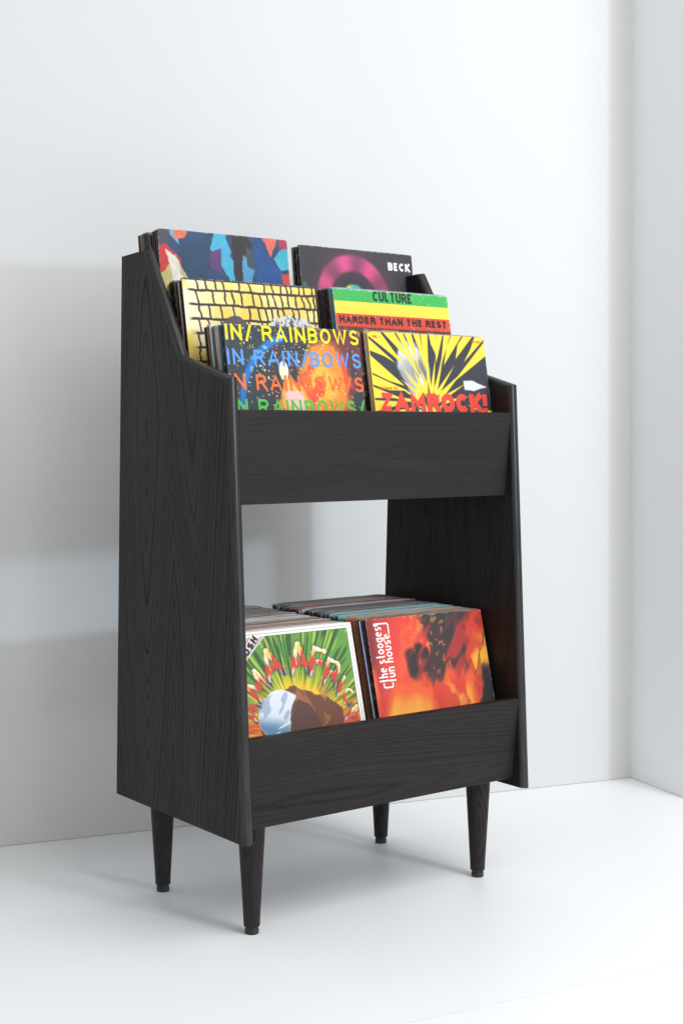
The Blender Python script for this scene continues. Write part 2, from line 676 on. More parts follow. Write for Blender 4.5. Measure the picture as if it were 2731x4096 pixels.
def art_painting():
    img = flat((38, 66, 98))
    f = fbm(uu * 4, vv * 5, 5)
    img = lay(img, sm(.40, .62, f) * .5, (46, 84, 128))
    img = poly(img, [(-.1, -.1), (.12, -.1), (.10, .07), (-.1, .20)], (72, 70, 82), .04, 2)
    img = poly(img, [(.08, -.1), (.13, -.1), (.15, .10), (.09, .03)], (92, 170, 200), .03, 3)
    img = poly(img, [(.11, -.1), (.26, -.1), (.20, .04), (.13, .055)], (228, 112, 84), .05, 4)
    img = poly(img, [(-.1, .15), (.06, .10), (.14, .17), (.12, .30), (-.1, .33)], (200, 52, 48), .09, 5)
    img = poly(img, [(-.1, .30), (.05, .25), (.12, .17), (.20, .30), (.25, .6), (-.1, .6)], (198, 188, 116), .08, 6)
    img = poly(img, [(.05, .13), (.14, .20), (.19, .33), (.27, .38), (.25, .6), (.13, .6), (.09, .27)], (232, 226, 214), .07, 7)
    img = poly(img, [(.40, -.1), (.50, -.1), (.53, .16), (.60, .40), (.50, .6), (.52, .38), (.47, .22), (.41, .10)], (70, 176, 208), .10, 8)
    img = poly(img, [(.38, .14), (.47, .10), (.46, .26), (.39, .24)], (98, 60, 118), .06, 9)
    img = poly(img, [(.54, -.1), (.68, -.1), (.72, .04), (.66, .12), (.60, .50), (.56, .20)], (50, 42, 44), .08, 10)
    img = poly(img, [(.64, .12), (.71, .22), (.68, .6), (.60, .6)], (84, 158, 204), .08, 11)
    img = poly(img, [(.66, .06), (.72, .10), (.73, .22), (.67, .20)], (66, 80, 84), .05, 12)
    img = poly(img, [(.72, -.02), (.95, .22), (.90, .6), (.74, .6), (.72, .3)], (28, 78, 140), .05, 13)
    img = poly(img, [(.76, -.1), (.93, -.1), (.90, .06), (.86, .12)], (226, 108, 90), .07, 14)
    img = poly(img, [(.88, -.1), (1.1, -.1), (1.1, .08), (.94, .07)], (164, 58, 86), .06, 15)
    img = poly(img, [(.89, .12), (.98, .06), (1.1, .09), (1.1, .22), (.95, .21)], (66, 176, 200), .06, 16)
    img = poly(img, [(.94, .24), (1.1, .19), (1.1, .40), (.98, .38)], (212, 66, 60), .06, 17)
    img = poly(img, [(.86, .36), (1.1, .38), (1.1, .7), (.84, .7)], (230, 142, 166), .05, 18)
    g = fbm(uu * 120, vv * 50, 3, 2)
    h = fbm(uu * 10, vv * 10, 23, 3)
    return img * (.86 + .12 * g[..., None] + .16 * h[..., None])


def art_glow():
    img = flat((58, 54, 62)) + (fbm(uu * 9, vv * 9, 8)[..., None] - .5) * 14
    d = np.hypot(uu - .45, (vv - .36))
    th = np.arctan2(.36 - vv, uu - .45)
    band = np.exp(-((d - .265) / .060) ** 8) * sm(-.1, .25, th) * sm(-.1, .35, math.pi - th)
    lump = .70 + .30 * np.sin(th * 7.2 + .9)
    img = lay(img, np.clip(band * lump, 0, 1), (240, 88, 146))
    img = lay(img, .25 * np.exp(-((d - .27) / .1) ** 2) * sm(0, .4, th), (180, 60, 110))
    c = sm(.125, .10, d)
    img = lay(img, c, (70, 168, 80))
    img = lay(img, c * sm(.07, .02, np.abs(uu - .47)), (70, 190, 210))
    img = lay(img, c * sm(.05, .01, np.abs(uu - .40)), (240, 226, 90))
    img = lay(img, .7 * sm(.035, .0, np.hypot(uu - .03, vv - .27)), (60, 160, 80))
    return img


def art_bricks():
    rs = np.random.RandomState(4)
    wv = vv + .010 * (fbm(uu * 9, vv * 3, 2) - .5) * 2 + .004 * (fbm(uu * 40, vv * 9, 4) - .5) + .008 * uu
    rowh = .090
    row = np.floor((wv + .02) / rowh).astype(int)
    fv = (wv + .02) / rowh - row
    img = flat((253, 216, 96))
    img = lay(img, sm(.35, .75, fbm(uu * 8, vv * 10, 9)) * .85, (255, 238, 165))
    img = lay(img, sm(.34, .05, uu) * .9 * sm(.25, .55, fbm(uu * 6, vv * 5, 19)), (254, 246, 212))
    line = sm(.115, .06, np.minimum(fv, 1 - fv) + .05 * (fbm(uu * 30, vv * 30, 12) - .5))
    for r in range(-1, 14):
        m = row == r
        x = .07 + rs.uniform(0, .05)
        while x < 1:
            wd = .0045 + .005 * fbm(uu * 3, vv * 40, 30 + r)
            dist = np.abs(uu - x - .03 * (fbm(vv * 16, uu * 2, int(x * 500)) - .5) - .012 * fv)
            line = np.where(m, np.maximum(line, sm(wd * 1.25, wd * .7, dist)), line)
            x += rs.uniform(.055, .115) * (1.0 if x < .5 else .62)
    edge = sm(.075, .055, uu + .02 * (fbm(uu * 5, vv * 20, 3) - .5)) * (vv > .33)
    line = line * sm(.02, .06, uu) * (1 - edge * .8)
    img = lay(img, line, (52, 40, 44))
    # plain pale and dark patches low on the cover
    b = sm(.0, -.02, np.hypot((uu - .79) / .19, (vv - .31) / .11) - 1 + .3 * (fbm(uu * 40, vv * 60, 3) - .5))
    img = lay(img, b, (226, 222, 216))
    img = lay(img, b * sm(.56, .62, fbm(uu * 90, vv * 60, 7, 2)), (90, 84, 84))
    b = sm(.0, -.02, np.hypot((uu - .36) / .11, (vv - .31) / .085) - 1 + .3 * (fbm(uu * 30, vv * 30, 5) - .5))
    img = lay(img, b, (88, 80, 84))
    img = lay(img, (vv < .012).astype(float), (58, 46, 62))
    return img


def art_stripes():
    img = flat((58, 182, 84))
    img = lay(img, (vv > .083) * 1., (255, 226, 72))
    img = lay(img, (vv > .166) * 1., (226, 70, 48))
    img = lay(img, (vv > .252) * 1., (96, 52, 46))
    img = lay(img, (vv > .262) * sm(.55, .7, fbm(uu * 12, vv * 20, 6)), (170, 160, 90))
    w = sm(.70, .80, fbm(uu * 45, vv * 60, 11)) * .5
    img = lay(img, w, (240, 220, 190))
    e = sm(.012, 0, np.minimum(uu, np.minimum(vv, 1 - uu))) * sm(.4, .65, fbm(uu * 60, vv * 60, 2))
    return lay(img, e * .8, (235, 225, 200))


def art_splash():
    img = flat((44, 50, 60))
    f = fbm(uu * 7, vv * 7, 61)
    img = lay(img, sm(.45, .8, uu) * sm(.35, .6, f) * .8, (130, 44, 52))
    # curved blue sweep
    d = np.abs(np.hypot(uu - .52, (vv - .52) * .95) - .44) * (1 + .3 * f)
    arc = sm(.035, .012, d) * (uu < .42) * (vv < .62)
    img = lay(img, sm(.07, .02, d) * (uu < .42) * .5, (20, 70, 110))
    img = lay(img, arc, (24, 112, 190))
    img = lay(img, arc * sm(.6, .7, fbm(uu * 30, vv * 30, 71)), (90, 190, 220))
    # warm cloud
    g = np.hypot((uu - .70) / .22, (vv - .36) / .32) + .5 * (fbm(uu * 8, vv * 8, 33) - .5)
    img = lay(img, sm(1.05, .75, g), (246, 140, 40))
    img = lay(img, sm(1.2, .8, g) * sm(.5, .62, fbm(uu * 10, vv * 10, 35)), (236, 78, 44))
    img = lay(img, sm(.7, .3, g) * sm(.48, .6, fbm(uu * 12, vv * 12, 37)), (252, 186, 56))
    g2 = np.hypot((uu - .47) / .13, (vv - .46) / .14) + .8 * (fbm(uu * 12, vv * 12, 43) - .5)
    img = lay(img, sm(1.05, .8, g2), (250, 168, 60))
    img = lay(img, sm(.75, .5, g2), (250, 196, 190))
    g3 = np.hypot((uu - .40) / .035, (vv - .27) / .06) + .3 * (f - .5)
    img = lay(img, sm(1.05, .9, g3), (238, 226, 196))
    # spatter
    rs = np.random.RandomState(3)
    pal = [(240, 232, 190), (250, 160, 70), (236, 80, 60), (190, 210, 110), (240, 120, 150), (250, 210, 90)]
    for _ in range(520):
        x = rs.beta(2.0, 2.2)
        y = rs.rand() * .75
        r = rs.uniform(.0018, .007) * (1.6 if rs.rand() < .1 else 1)
        a = rs.uniform(.5, 1.7)
        i0, i1 = max(0, int((y - .03) * N)), min(N, int((y + .03) * N) + 1)
        j0, j1 = max(0, int((x - .03) * N)), min(N, int((x + .03) * N) + 1)
        dd = np.hypot((uu[i0:i1, j0:j1] - x) * a, (vv[i0:i1, j0:j1] - y) / a)
        c = pal[rs.randint(6)] if x > .3 else pal[rs.choice([0, 3, 5])]
        img[i0:i1, j0:j1] = lay(img[i0:i1, j0:j1], sm(r, r * .5, dd), c)
    return lay(img, sm(.02, .0, uu) * .15 + sm(.12, 0, vv) * sm(.2, 0, uu) * .15, (150, 165, 175))


def art_burst():
    ink_, yel = (48, 50, 58), (254, 220, 56)
    img = flat(ink_)
    rs = np.random.RandomState(12)
    grey = sm(1.08, .88, np.hypot((uu - .36 - .15 * (vv - .2)) / .13, (vv - .24) / .20) + .5 * (fbm(uu * 9, vv * 9, 3) - .5))
    tone = 70 + 190 * fbm(uu * 8, vv * 8, 13)
    img = lay(img, grey, 0) + tone[..., None] * grey[..., None]
    img = poly(img, [(.86, .30), (.98, .345), (.86, .37), (.78, .36), (.78, .30)], (226, 226, 224), .02, 3)

    cx, cy = .50, .43

    def rim(t):
        """point on the cover border, t in turns"""
        a = 2 * math.pi * t
        x, y = math.cos(a), math.sin(a)
        k = .5 / max(abs(x), abs(y))
        return .5 + x * k * 1.03, .5 + y * k * 1.03

    n, t = 40, .0
    for k in range(n):
        w = rs.uniform(.7, 1.3) / n
        a, b, c = rim(t), rim(t + w * .86), rim(t + w * rs.uniform(.1, .9))
        L = rs.uniform(.34, .80)
        tip = (c[0] + (cx - c[0]) * L + rs.uniform(-.03, .03), c[1] + (cy - c[1]) * L + rs.uniform(-.03, .03))
        mid = .5 * (a[0] + tip[0]) + rs.uniform(-.02, .02), .5 * (a[1] + tip[1]) + rs.uniform(-.02, .02)
        img = poly(img, [a, mid, tip, b], yel, 0, 1, .003)
        t += w
    # jagged star in the middle, taller on its upper side
    def star(cx, cy, n, r0, r1, a0, a1):
        pts = []
        for k in range(2 * n + 1):
            a = a0 + (a1 - a0) * k / (2 * n) + rs.uniform(-.03, .03)
            r = (r1 * rs.uniform(.7, 1.1)) if k % 2 else r0 * rs.uniform(.8, 1.2)
            pts.append((cx + r * math.cos(a), cy + r * math.sin(a)))
        return pts + [(cx, cy + .12)]
    img = poly(img, [(.34, .40), (.40, .26), (.46, .40), (.52, .6), (.36, .6)], (222, 222, 220), .05, 6)
    img = poly(img, star(.47, .47, 13, .13, .34, math.pi * 1.02, math.pi * 1.98), yel, 0, 1, .003)
    img = poly(img, star(.46, .52, 9, .08, .19, math.pi * 1.05, math.pi * 1.95), (54, 54, 60), 0, 1, .003)
    img = poly(img, star(.46, .60, 9, .10, .19, math.pi * 1.05, math.pi * 1.95), yel, 0, 1, .003)
    return lay(img, (uu < .006) * 1., yel)


GL = {}


def arcp(cx, cy, rx, ry, a0, a1, k=10):
    return [(cx + rx * math.cos(R(a0 + (a1 - a0) * i / k)), cy + ry * math.sin(R(a0 + (a1 - a0) * i / k))) for i in range(k + 1)]


def glyphs():
    w = .62
    m = w / 2
    G = {}
    G['I'] = (.0, [[(0, 0), (0, 1)]])
    G['N'] = (w, [[(0, 0), (0, 1)], [(0, 1), (w, 0)], [(w, 0), (w, 1)]])
    G['/'] = (.34, [[(0, -.16), (.34, 1)]])
    G['R'] = (w, [[(0, 0), (0, 1), (.36, 1)] + arcp(.36, .75, .23, .25, 80, -80) + [(.30, .5), (0, .5)], [(.33, .5), (w, 0)]])
    G['A'] = (.70, [[(0, 0), (.35, 1), (.70, 0)], [(.10, .30), (.60, .30)]])
    G['B'] = (.56, [[(0, 0), (0, 1), (.32, 1)] + arcp(.32, .765, .22, .235, 80, -80) + [(.30, .53), (0, .53)], [(.30, .53)] + arcp(.33, .265, .24, .265, 80, -80) + [(.32, 0), (0, 0)]])
    G['O'] = (.66, [arcp(.33, .5, .33, .5, 90, 450, 28)])
    G['W'] = (.92, [[(0, 1), (.24, 0), (.46, .95), (.68, 0), (.92, 1)]])
    G['S'] = (.56, [arcp(.28, .75, .26, .25, 22, 200, 10) + [(.12, .56), (.45, .44)] + arcp(.28, .26, .28, .26, 20, -160, 10)])
    G['E'] = (.50, [[(.50, 1), (0, 1), (0, 0), (.50, 0)], [(0, .52), (.44, .52)]])
    G['C'] = (.62, [arcp(.33, .5, .33, .5, 42, 318, 20)])
    G['K'] = (.58, [[(0, 0), (0, 1)], [(.54, 1), (.02, .42)], [(.18, .58), (.58, 0)]])
    G['U'] = (.60, [[(0, 1), (0, .3)] + arcp(.30, .3, .30, .3, 190, 350, 12) + [(.60, .3), (.60, 1)]])
    G['L'] = (.46, [[(0, 1), (0, 0), (.46, 0)]])
    G['T'] = (.58, [[(.29, 0), (.29, 1)], [(0, 1), (.58, 1)]])
    G['H'] = (.60, [[(0, 0), (0, 1)], [(.60, 0), (.60, 1)], [(0, .52), (.60, .52)]])
    G['D'] = (.60, [[(0, 0), (0, 1), (.26, 1)] + arcp(.26, .5, .34, .5, 80, -80, 14) + [(.26, 0), (0, 0)]])
    G['Z'] = (.58, [[(0, 1), (.58, 1), (0, 0), (.58, 0)]])
    G['M'] = (.78, [[(0, 0), (0, 1), (.39, .28), (.78, 1), (.78, 0)]])
    G['F'] = (.50, [[(.50, 1), (0, 1), (0, 0)], [(0, .52), (.44, .52)]])
    G['V'] = (.66, [[(0, 1), (.33, 0), (.66, 1)]])
    G['!'] = (.0, [[(0, .30), (0, 1)], [(0, 0), (0, .13)]])
    G['.'] = (.0, [[(0, 0), (0, .12)]])
    G['-'] = (.30, [[(0, .45), (.30, .45)]])
    G['1'] = (.22, [[(0, .78), (.22, 1), (.22, 0)]])
    G['9'] = (.52, [arcp(.26, .70, .26, .30, 0, 360, 18), [(.52, .70), (.48, .3), (.15, 0)]])
    G['7'] = (.50, [[(0, 1), (.50, 1), (.14, 0)]])
    G['2'] = (.52, [arcp(.26, .72, .26, .28, 160, -20, 10) + [(0, 0), (.52, 0)]])
    # lower case, x height .62
    x = .31
    G['o'] = (.56, [arcp(.28, x, .28, x, 0, 360, 20)])
    G['e'] = (.54, [[(.03, .36), (.52, .36)] + arcp(.28, x, .26, x, 10, 315, 16)])
    G['s'] = (.46, [[(.44, .62), (.16, .62), (.04, .55), (.04, .42), (.14, .34), (.32, .29), (.42, .22), (.42, .08), (.30, 0), (0, 0)]])
    G['t'] = (.34, [[(.14, 1), (.14, .12), (.22, 0), (.34, 0)], [(0, .62), (.34, .62)]])
    G['h'] = (.48, [[(0, 0), (0, 1)], [(0, .36)] + arcp(.24, .36, .24, .26, 170, 10, 10) + [(.48, .3), (.48, 0)]])
    G['n'] = (.48, [[(0, 0), (0, .62)], [(0, .36)] + arcp(.24, .36, .24, .26, 170, 10, 10) + [(.48, .3), (.48, 0)]])
    G['u'] = (.48, [[(0, .62), (0, .26)] + arcp(.24, .26, .24, .26, 190, 350, 10) + [(.48, .26), (.48, .62)]])
    G['f'] = (.32, [[(.14, 0), (.14, .80)] + arcp(.30, .80, .16, .20, 170, 80, 6), [(0, .56), (.32, .56)]])
    G['g'] = (.54, [arcp(.27, x, .27, x, 0, 360, 18), [(.54, .62), (.54, -.06)] + arcp(.29, -.06, .25, .22, -10, -150, 8)])
    G[' '] = (.30, [])
    return G


GL = glyphs()


def text_words(txt, U, hw, gap):
    """stroke centre lines of a line of text fitted to width U; list of words, x in final units, y in cap heights"""
    n = len(txt)
    pen = sum(2 * hw for c in txt if c != ' ')
    sx = (U - pen) / (sum(GL[c][0] for c in txt) + (n - 1) * gap)
    x, words = 0, [[]]
    for ch in txt:
        w, st = GL[ch]
        if ch == ' ':
            words.append([])
            x += (w + gap) * sx
            continue
        for q in st:
            words[-1].append([(x + hw + px * sx, py) for px, py in q])
        x += w * sx + 2 * hw + gap * sx
    return words


def ribbon(pl, hw, V, F, z):
    """flat strip along a polyline with mitred joins and square ends"""
    P = [Vector(p) for p in pl]
    Q = [P[0]]
    for p in P[1:]:
        if (p - Q[-1]).length > 1e-5:
            Q.append(p)
    P = Q
    closed = (P[0] - P[-1]).length < 1e-4
    if closed:
        P = P[:-1]
    n = len(P)
    base = len(V)
    for i in range(n):
        a = P[i - 1] if (i > 0 or closed) else None
        b = P[(i + 1) % n] if (i < n - 1 or closed) else None
        t1 = (P[i] - a).normalized() if a is not None else None
        t2 = (b - P[i]).normalized() if b is not None else None
        if t1 is None: t1 = t2
        if t2 is None: t2 = t1
        n1, n2 = Vector((-t1.y, t1.x)), Vector((-t2.y, t2.x))
        mm = n1 + n2
        if mm.length < .3:
            mm = n1.copy()
        mm.normalize()
        k = hw / max(.66, mm.dot(n1))
        V.append((*(P[i] + mm * k), z + i * 5e-6))
        V.append((*(P[i] - mm * k), z + i * 5e-6))
    for i in range(n if closed else n - 1):
        j = (i + 1) % n
        F.append((base + 2 * i, base + 2 * i + 1, base + 2 * j + 1, base + 2 * j))


def lettering(parent, txt, u0, u1, v0, v1, hw, mat, gap=.22, rot=None, lift=.0006):
    """txt set between u0..u1, cap height v0 (top)..v1 (base), on the front of a cover; one mesh per word"""
    sy = v1 - v0 - 2 * hw
    for st in text_words(txt, u1 - u0, hw, gap):
        V, F = [], []
        for k, q in enumerate(st):
            ribbon(open_ends([(u0 + px, -(v1 - hw) + py * sy) for px, py in q], q, hw, 1), hw, V, F, lift + k % 3 * 1.4e-4)
        if rot:
            cu, cv, ang = rot
            c, s_ = math.cos(ang), math.sin(ang)
            V = [(cu + (x - cu) * c - (y + cv) * s_, -cv + (x - cu) * s_ + (y + cv) * c, z) for x, y, z in V]
        V = [(min(max(x, .001), .999) * H, -z, H + y * H) for x, y, z in V]
        obj('lettering', mesh('lettering', V, F, [mat]), parent)


def open_ends(pl, raw, hw, ax):
    """run stems that stop on the base, x-height or cap line out to that line"""
    pl = [Vector(p) for p in pl]
    for e, nb in ((0, 1), (-1, -2)):
        if min(abs(raw[e][1] - q) for q in (0, .62, 1)) < .001 and (pl[0] - pl[-1]).length > 1e-4:
            d = pl[e] - pl[nb]
            if abs(d[ax]) > .8 * abs(d[1 - ax]):
                pl[e] = pl[e] + d * (hw / abs(d[ax]))
    return pl


def ink(name, rgb, rough=.4):
    return plain('ink_' + name, tuple(s2l(rgb)), rough, .4, .03, 60)


def print_mat():
    n = NT('printed_cover_ink')
    a = n.node('ShaderNodeVertexColor', layer_name='print')
    v, *_ = n.xyz()
    g = n.noise(v, 900, 2)
    c = n.mix(n.mapr(g, .35, .65, 0, .05), a.outputs['Color'], (.5, .5, .5, 1))
    n.put(n.b.inputs['Base Color'], c)
    n.b.inputs['Roughness'].default_value = .60
    n.b.inputs['Specular IOR Level'].default_value = .4
    n.bump(n.noise(v, 60, 2), .05, .001)
    return n.m


PRINT = print_mat()


def cover(img, x, y, z, lean, label, spine, cat='record sleeve', group='front record sleeves facing out', roll=0, th=.0038):
    l = R(lean)
    t = empty('record_sleeve', (x, y - H * math.sin(l), z - H * math.cos(l)))
    t.rotation_euler = (-l, roll, 0)
    tag(t, label, cat, group)
    b = obj('sleeve_board', sleeve_mesh(int(x * 1e4) % 91, th, 0), t)
    b.color = (*s2l(spine), 1)
    n = N
    xs = uu.ravel() * (H - .0008) + .0004
    zs = H - .0012 - vv.ravel() * (H - .0016)
    cr = .0022
    co_ = np.stack([xs, np.full(n * n, -.0003), zs], 1)
    # nip the top corners
    for sx in (0, 1):
        dx = np.abs(co_[:, 0] - (H if sx else 0))
        dz = H - co_[:, 2]
        m = np.maximum(0, cr * 1.6 - dx - dz)
        co_[:, 2] -= m * .7
    # very shallow curl of the card
    me = bpy.data.meshes.new('printed_front')
    me.vertices.add(n * n)
    me.vertices.foreach_set('co', co_.ravel())
    i = np.arange(n - 1)
    I, J = np.meshgrid(i, i, indexing='ij')
    a = (I * n + J).ravel()
    q = np.stack([a, a + n, a + n + 1, a + 1], 1)
    me.loops.add(q.size)
    me.loops.foreach_set('vertex_index', q.ravel())
    me.polygons.add(len(q))
    me.polygons.foreach_set('loop_start', np.arange(len(q)) * 4)
    me.update(calc_edges=True)
    me.validate()
    ca = me.color_attributes.new('print', 'FLOAT_COLOR', 'POINT')
    ew = np.minimum(np.minimum(uu, 1 - uu), vv)
    cw = np.hypot(np.minimum(uu, 1 - uu), vv)
    sd = int(x * 9999) % 50
    worn = sm(.0075, .001, ew) * sm(.48, .66, fbm(uu * 70, vv * 70, sd)) + sm(.03, .006, cw + .02 * fbm(uu * 60, vv * 60, sd + 3))
    img = lay(img, np.clip(worn, 0, 1) * .65, (214, 204, 188))
    lin = s2l(np.clip(img, 0, 255)).reshape(-1, 3) * .93
    ca.data.foreach_set('color', np.concatenate([lin, np.ones((n * n, 1))], 1).ravel().astype(np.float32))
    me.materials.append(PRINT)
    obj('printed_front', me, t)
    return t


def seg_dist(px, py, a, b):
    ax, ay = a
    bx, by = b
    dx, dy = bx - ax, by - ay
    L = dx * dx + dy * dy + 1e-12
    t = np.clip(((px - ax) * dx + (py - ay) * dy) / L, 0, 1)
    return np.hypot(px - ax - t * dx, py - ay - t * dy)


def art_rays():
    cx, cy = .50, .62
    d = np.hypot(uu - cx, vv - cy)
    th = np.arctan2(vv - cy, uu - cx)
    img = flat((96, 150, 60))
    st = vnoise(th * 30 + 40, d * 7, 5)
    k = d + .09 * (st - .5) + .25 * np.clip(cy - vv, -1, 0) * 0
    low = sm(-.20, .12, vv - .52 + .06 * (st - .5))
    img = lay(img, sm(.42, .30, k), (178, 184, 44))
    img = lay(img, sm(.33, .24, k), (250, 196, 20))
    img = lay(img, low * sm(.1, .3, np.abs(uu - .5)), (248, 150, 30))
    img = lay(img, sm(.50, .62, vv + .14 * (st - .5)), (228, 80, 50))
    streak = vnoise(th * 46 + 90, d * 4, 15)
    img = lay(img, sm(.62, .72, streak) * sm(.24, .36, d) * .7 * (1 - low), (30, 66, 30))
    img = lay(img, sm(.70, .78, vnoise(th * 40 + 70, d * 5, 25)) * .6, (236, 222, 60))
    img = lay(img, sm(.72, .80, vnoise(th * 52 + 10, d * 4, 35)) * .5 * low, (120, 40, 30))
    # plain rounded colour fields in the lower middle
    img = poly(img, [(.24, .44), (.33, .35), (.47, .34), (.60, .38), (.74, .44), (.84, .53), (.80, .70), (.24, .8)], (112, 64, 40), .10, 50)
    img = lay(img, sm(.52, .66, fbm(uu * 22 - vv * 8, vv * 12, 61)) * .6 * (np.hypot(uu - .62, vv - .48) < .15), (190, 120, 60))
    img = poly(img, [(.50, .42), (.60, .46), (.64, .56), (.67, .66), (.66, .8), (.42, .8), (.44, .55)], (92, 56, 46), .07, 52)
    img = poly(img, [(.20, .50), (.24, .42), (.33, .365), (.42, .37), (.50, .42), (.47, .47), (.43, .54), (.42, .62), (.37, .66), (.29, .64), (.22, .58)], (222, 228, 236), .05, 54)
    wh = img[..., 2] > 228
    img = lay(img, wh * sm(.52, .62, vnoise(uu * 30 + vv * 26, vv * 10 - uu * 10, 3)) * .6, (136, 152, 178))
    img = lay(img, (sm(.50, .60, vv - .25 * (uu - .3)) * wh) * .9, (86, 130, 168))
    img = lay(img, wh * sm(.66, .74, vnoise(uu * 18 + vv * 50, vv * 9, 31)) * .8, (246, 246, 242))
    # brushed letters round the centre
    def letter(ch, u, v, ang, s):
        nonlocal img
        w_, st_ = GL[ch]
        c, s_ = math.cos(ang), math.sin(ang)
        lx = ((uu - u) * c + (vv - v) * s_) / s + w_ / 2
        ly = (-((vv - v) * c - (uu - u) * s_)) / s + .5
        dm = np.full((N, N), 9.)
        for pl in st_:
            for a, b in zip(pl, pl[1:]):
                dm = np.minimum(dm, seg_dist(lx, ly, a, b))
        dm = dm + .09 * (vnoise(lx * 26 + 30, ly * 5 + 30, 77) - .5)
        br = vnoise(lx * 22 + 20, ly * 3 + 20, 78)
        m = sm(.100, .075, dm)
        y = ly + .3 * (br - .5)
        c0 = flat((238, 236, 214))
        c0 = lay(c0, sm(.98, .78, y), (246, 196, 96))
        c0 = lay(c0, sm(.80, .56, y), (222, 56, 38))
        c0 = lay(c0, sm(.20, .06, y), (74, 60, 96))
        c0 = lay(c0, sm(.62, .74, br) * .7, (244, 236, 226))
        img = lay(img, sm(.16, .12, dm) * .4, (60, 60, 30))
        img = lay(img, m, c0)
    for ch, u, v, a, s in (('A', .150, .465, -1.2, .13), ('M', .235, .325, -.75, .145), ('A', .355, .20, -.33, .175), ('A', .565, .185, .02, .18),
                           ('F', .70, .230, .33, .165), ('R', .800, .305, .42, .15), ('I', .85, .39, .62, .125), ('C', .895, .465, .30, .10), ('A', .915, .57, .62, .12)):
        letter(ch, u, v, a, s)
    img = lay(img, (np.abs(uu - .962) < .003) * 1. + (np.abs(vv - .035) < .003) * (uu < .962), (70, 90, 60))
    brd = (uu > .965) | (vv < .032) | (uu < .035)
    img = lay(img, brd * 1., (244, 240, 232))
    img = lay(img, ((np.abs(uu - .984) < .0018) & (vv > .016)) * .7 + ((np.abs(vv - .016) < .0018) & (uu < .984)) * .7, (110, 90, 90))
    # pale corner flash
    q = uu + vv * 1.11
    m = (q < .372) & (vv > .032) & (uu > .035)
    img = lay(img, m * 1., (226, 214, 212))
    img = lay(img, (m & (q > .350) & (q < .357)) * 1., (60, 40, 40))
    img = lay(img, (m & (q > .262) & (q < .269)) * 1., (60, 40, 40))
    img = lay(img, (m & (q < .245)) * 1., (90, 150, 70))
    return img


def art_flames():
    w = .24
    x = uu + w * (fbm(uu * 5, vv * 4, 91, 3) - .5)
    y = vv + w * (fbm(uu * 5, vv * 4, 95, 3) - .5)
    f = fbm(uu * 6 + .8 * vv, vv * 3.5, 97)
    img = flat((222, 62, 46))
    img = lay(img, sm(.45, .62, f) * .6, (238, 96, 52))
    img = lay(img, sm(.22, .02, x + .2 * y) * .6, (160, 34, 50))
    img = lay(img, sm(.10, .02, uu) * .5 * sm(.5, .2, vv), (70, 24, 30))
    # dark middle and upper right
    g = np.hypot((x - .72) / .24, (y - .10) / .26)
    img = lay(img, sm(1.1, .8, g), (48, 44, 46))
    for cx_, cy_, rx_, ry_, cc in ((.40, .27, .07, .13, (44, 30, 30)), (.50, .36, .05, .14, (58, 30, 30)), (.58, .25, .10, .20, (62, 40, 40)), (.68, .38, .06, .16, (70, 34, 32)), (.80, .42, .04, .10, (40, 28, 28))):
        g = np.hypot((x - cx_) / rx_, (y - cy_) / ry_)
        img = lay(img, sm(1.15, .75, g), cc)
    # scattered embers and streaks
    e = fbm(uu * 34 + 8 * vv, vv * 26, 111, 3)
    img = lay(img, sm(.62, .70, e) * sm(.30, .4, uu) * sm(.75, .6, uu) * sm(.5, .3, vv) * sm(.35, .45, f) * .6, (236, 140, 60))
    img = lay(img, sm(.54, .70, fbm(uu * 9 + 7 * vv, vv * 4, 117, 3)) * sm(.28, .36, uu) * .8, (196, 48, 40))
    # right-hand glow, streaked
    g = np.hypot((x - .95) / .17, (y - .27) / .20)
    img = lay(img, sm(1.1, .85, g), (214, 60, 38))
    img = lay(img, sm(.80, .45, np.hypot((x - .93) / .13, (y - .26) / .16)), (246, 176, 40))
    img = lay(img, sm(.56, .66, fbm(uu * 26 + vv * 10, vv * 9 - uu * 6, 131, 3)) * sm(.74, .82, uu) * sm(.5, .4, vv) * .6, (130, 36, 30))
    # tongues of flame rising from below
    tongues = vv + .30 * (vnoise(uu * 11 + 2.5 * vv + 3, vv * 1.6, 99) - .5) + .10 * (f - .5)
    img = lay(img, sm(.36, .46, tongues), (236, 92, 38))
    img = lay(img, sm(.47, .58, tongues), (250, 158, 52))
    img = lay(img, sm(.56, .68, tongues) * .8, (252, 202, 92))
    img = lay(img, sm(.62, .50, fbm(uu * 9, vv * 7, 101)) * sm(.42, .5, vv) * 0.0, (0, 0, 0))
    img = lay(img, sm(.55, .66, fbm(uu * 7, vv * 5, 103)) * sm(.35, .5, vv) * .8, (214, 50, 36))
    img = lay(img, sm(.0, .04, uu - .83 - .5 * (.60 - vv) + .16 * (f - .5)) * sm(.36, .44, vv + .2 * (f - .5)), (34, 26, 28))
    return img


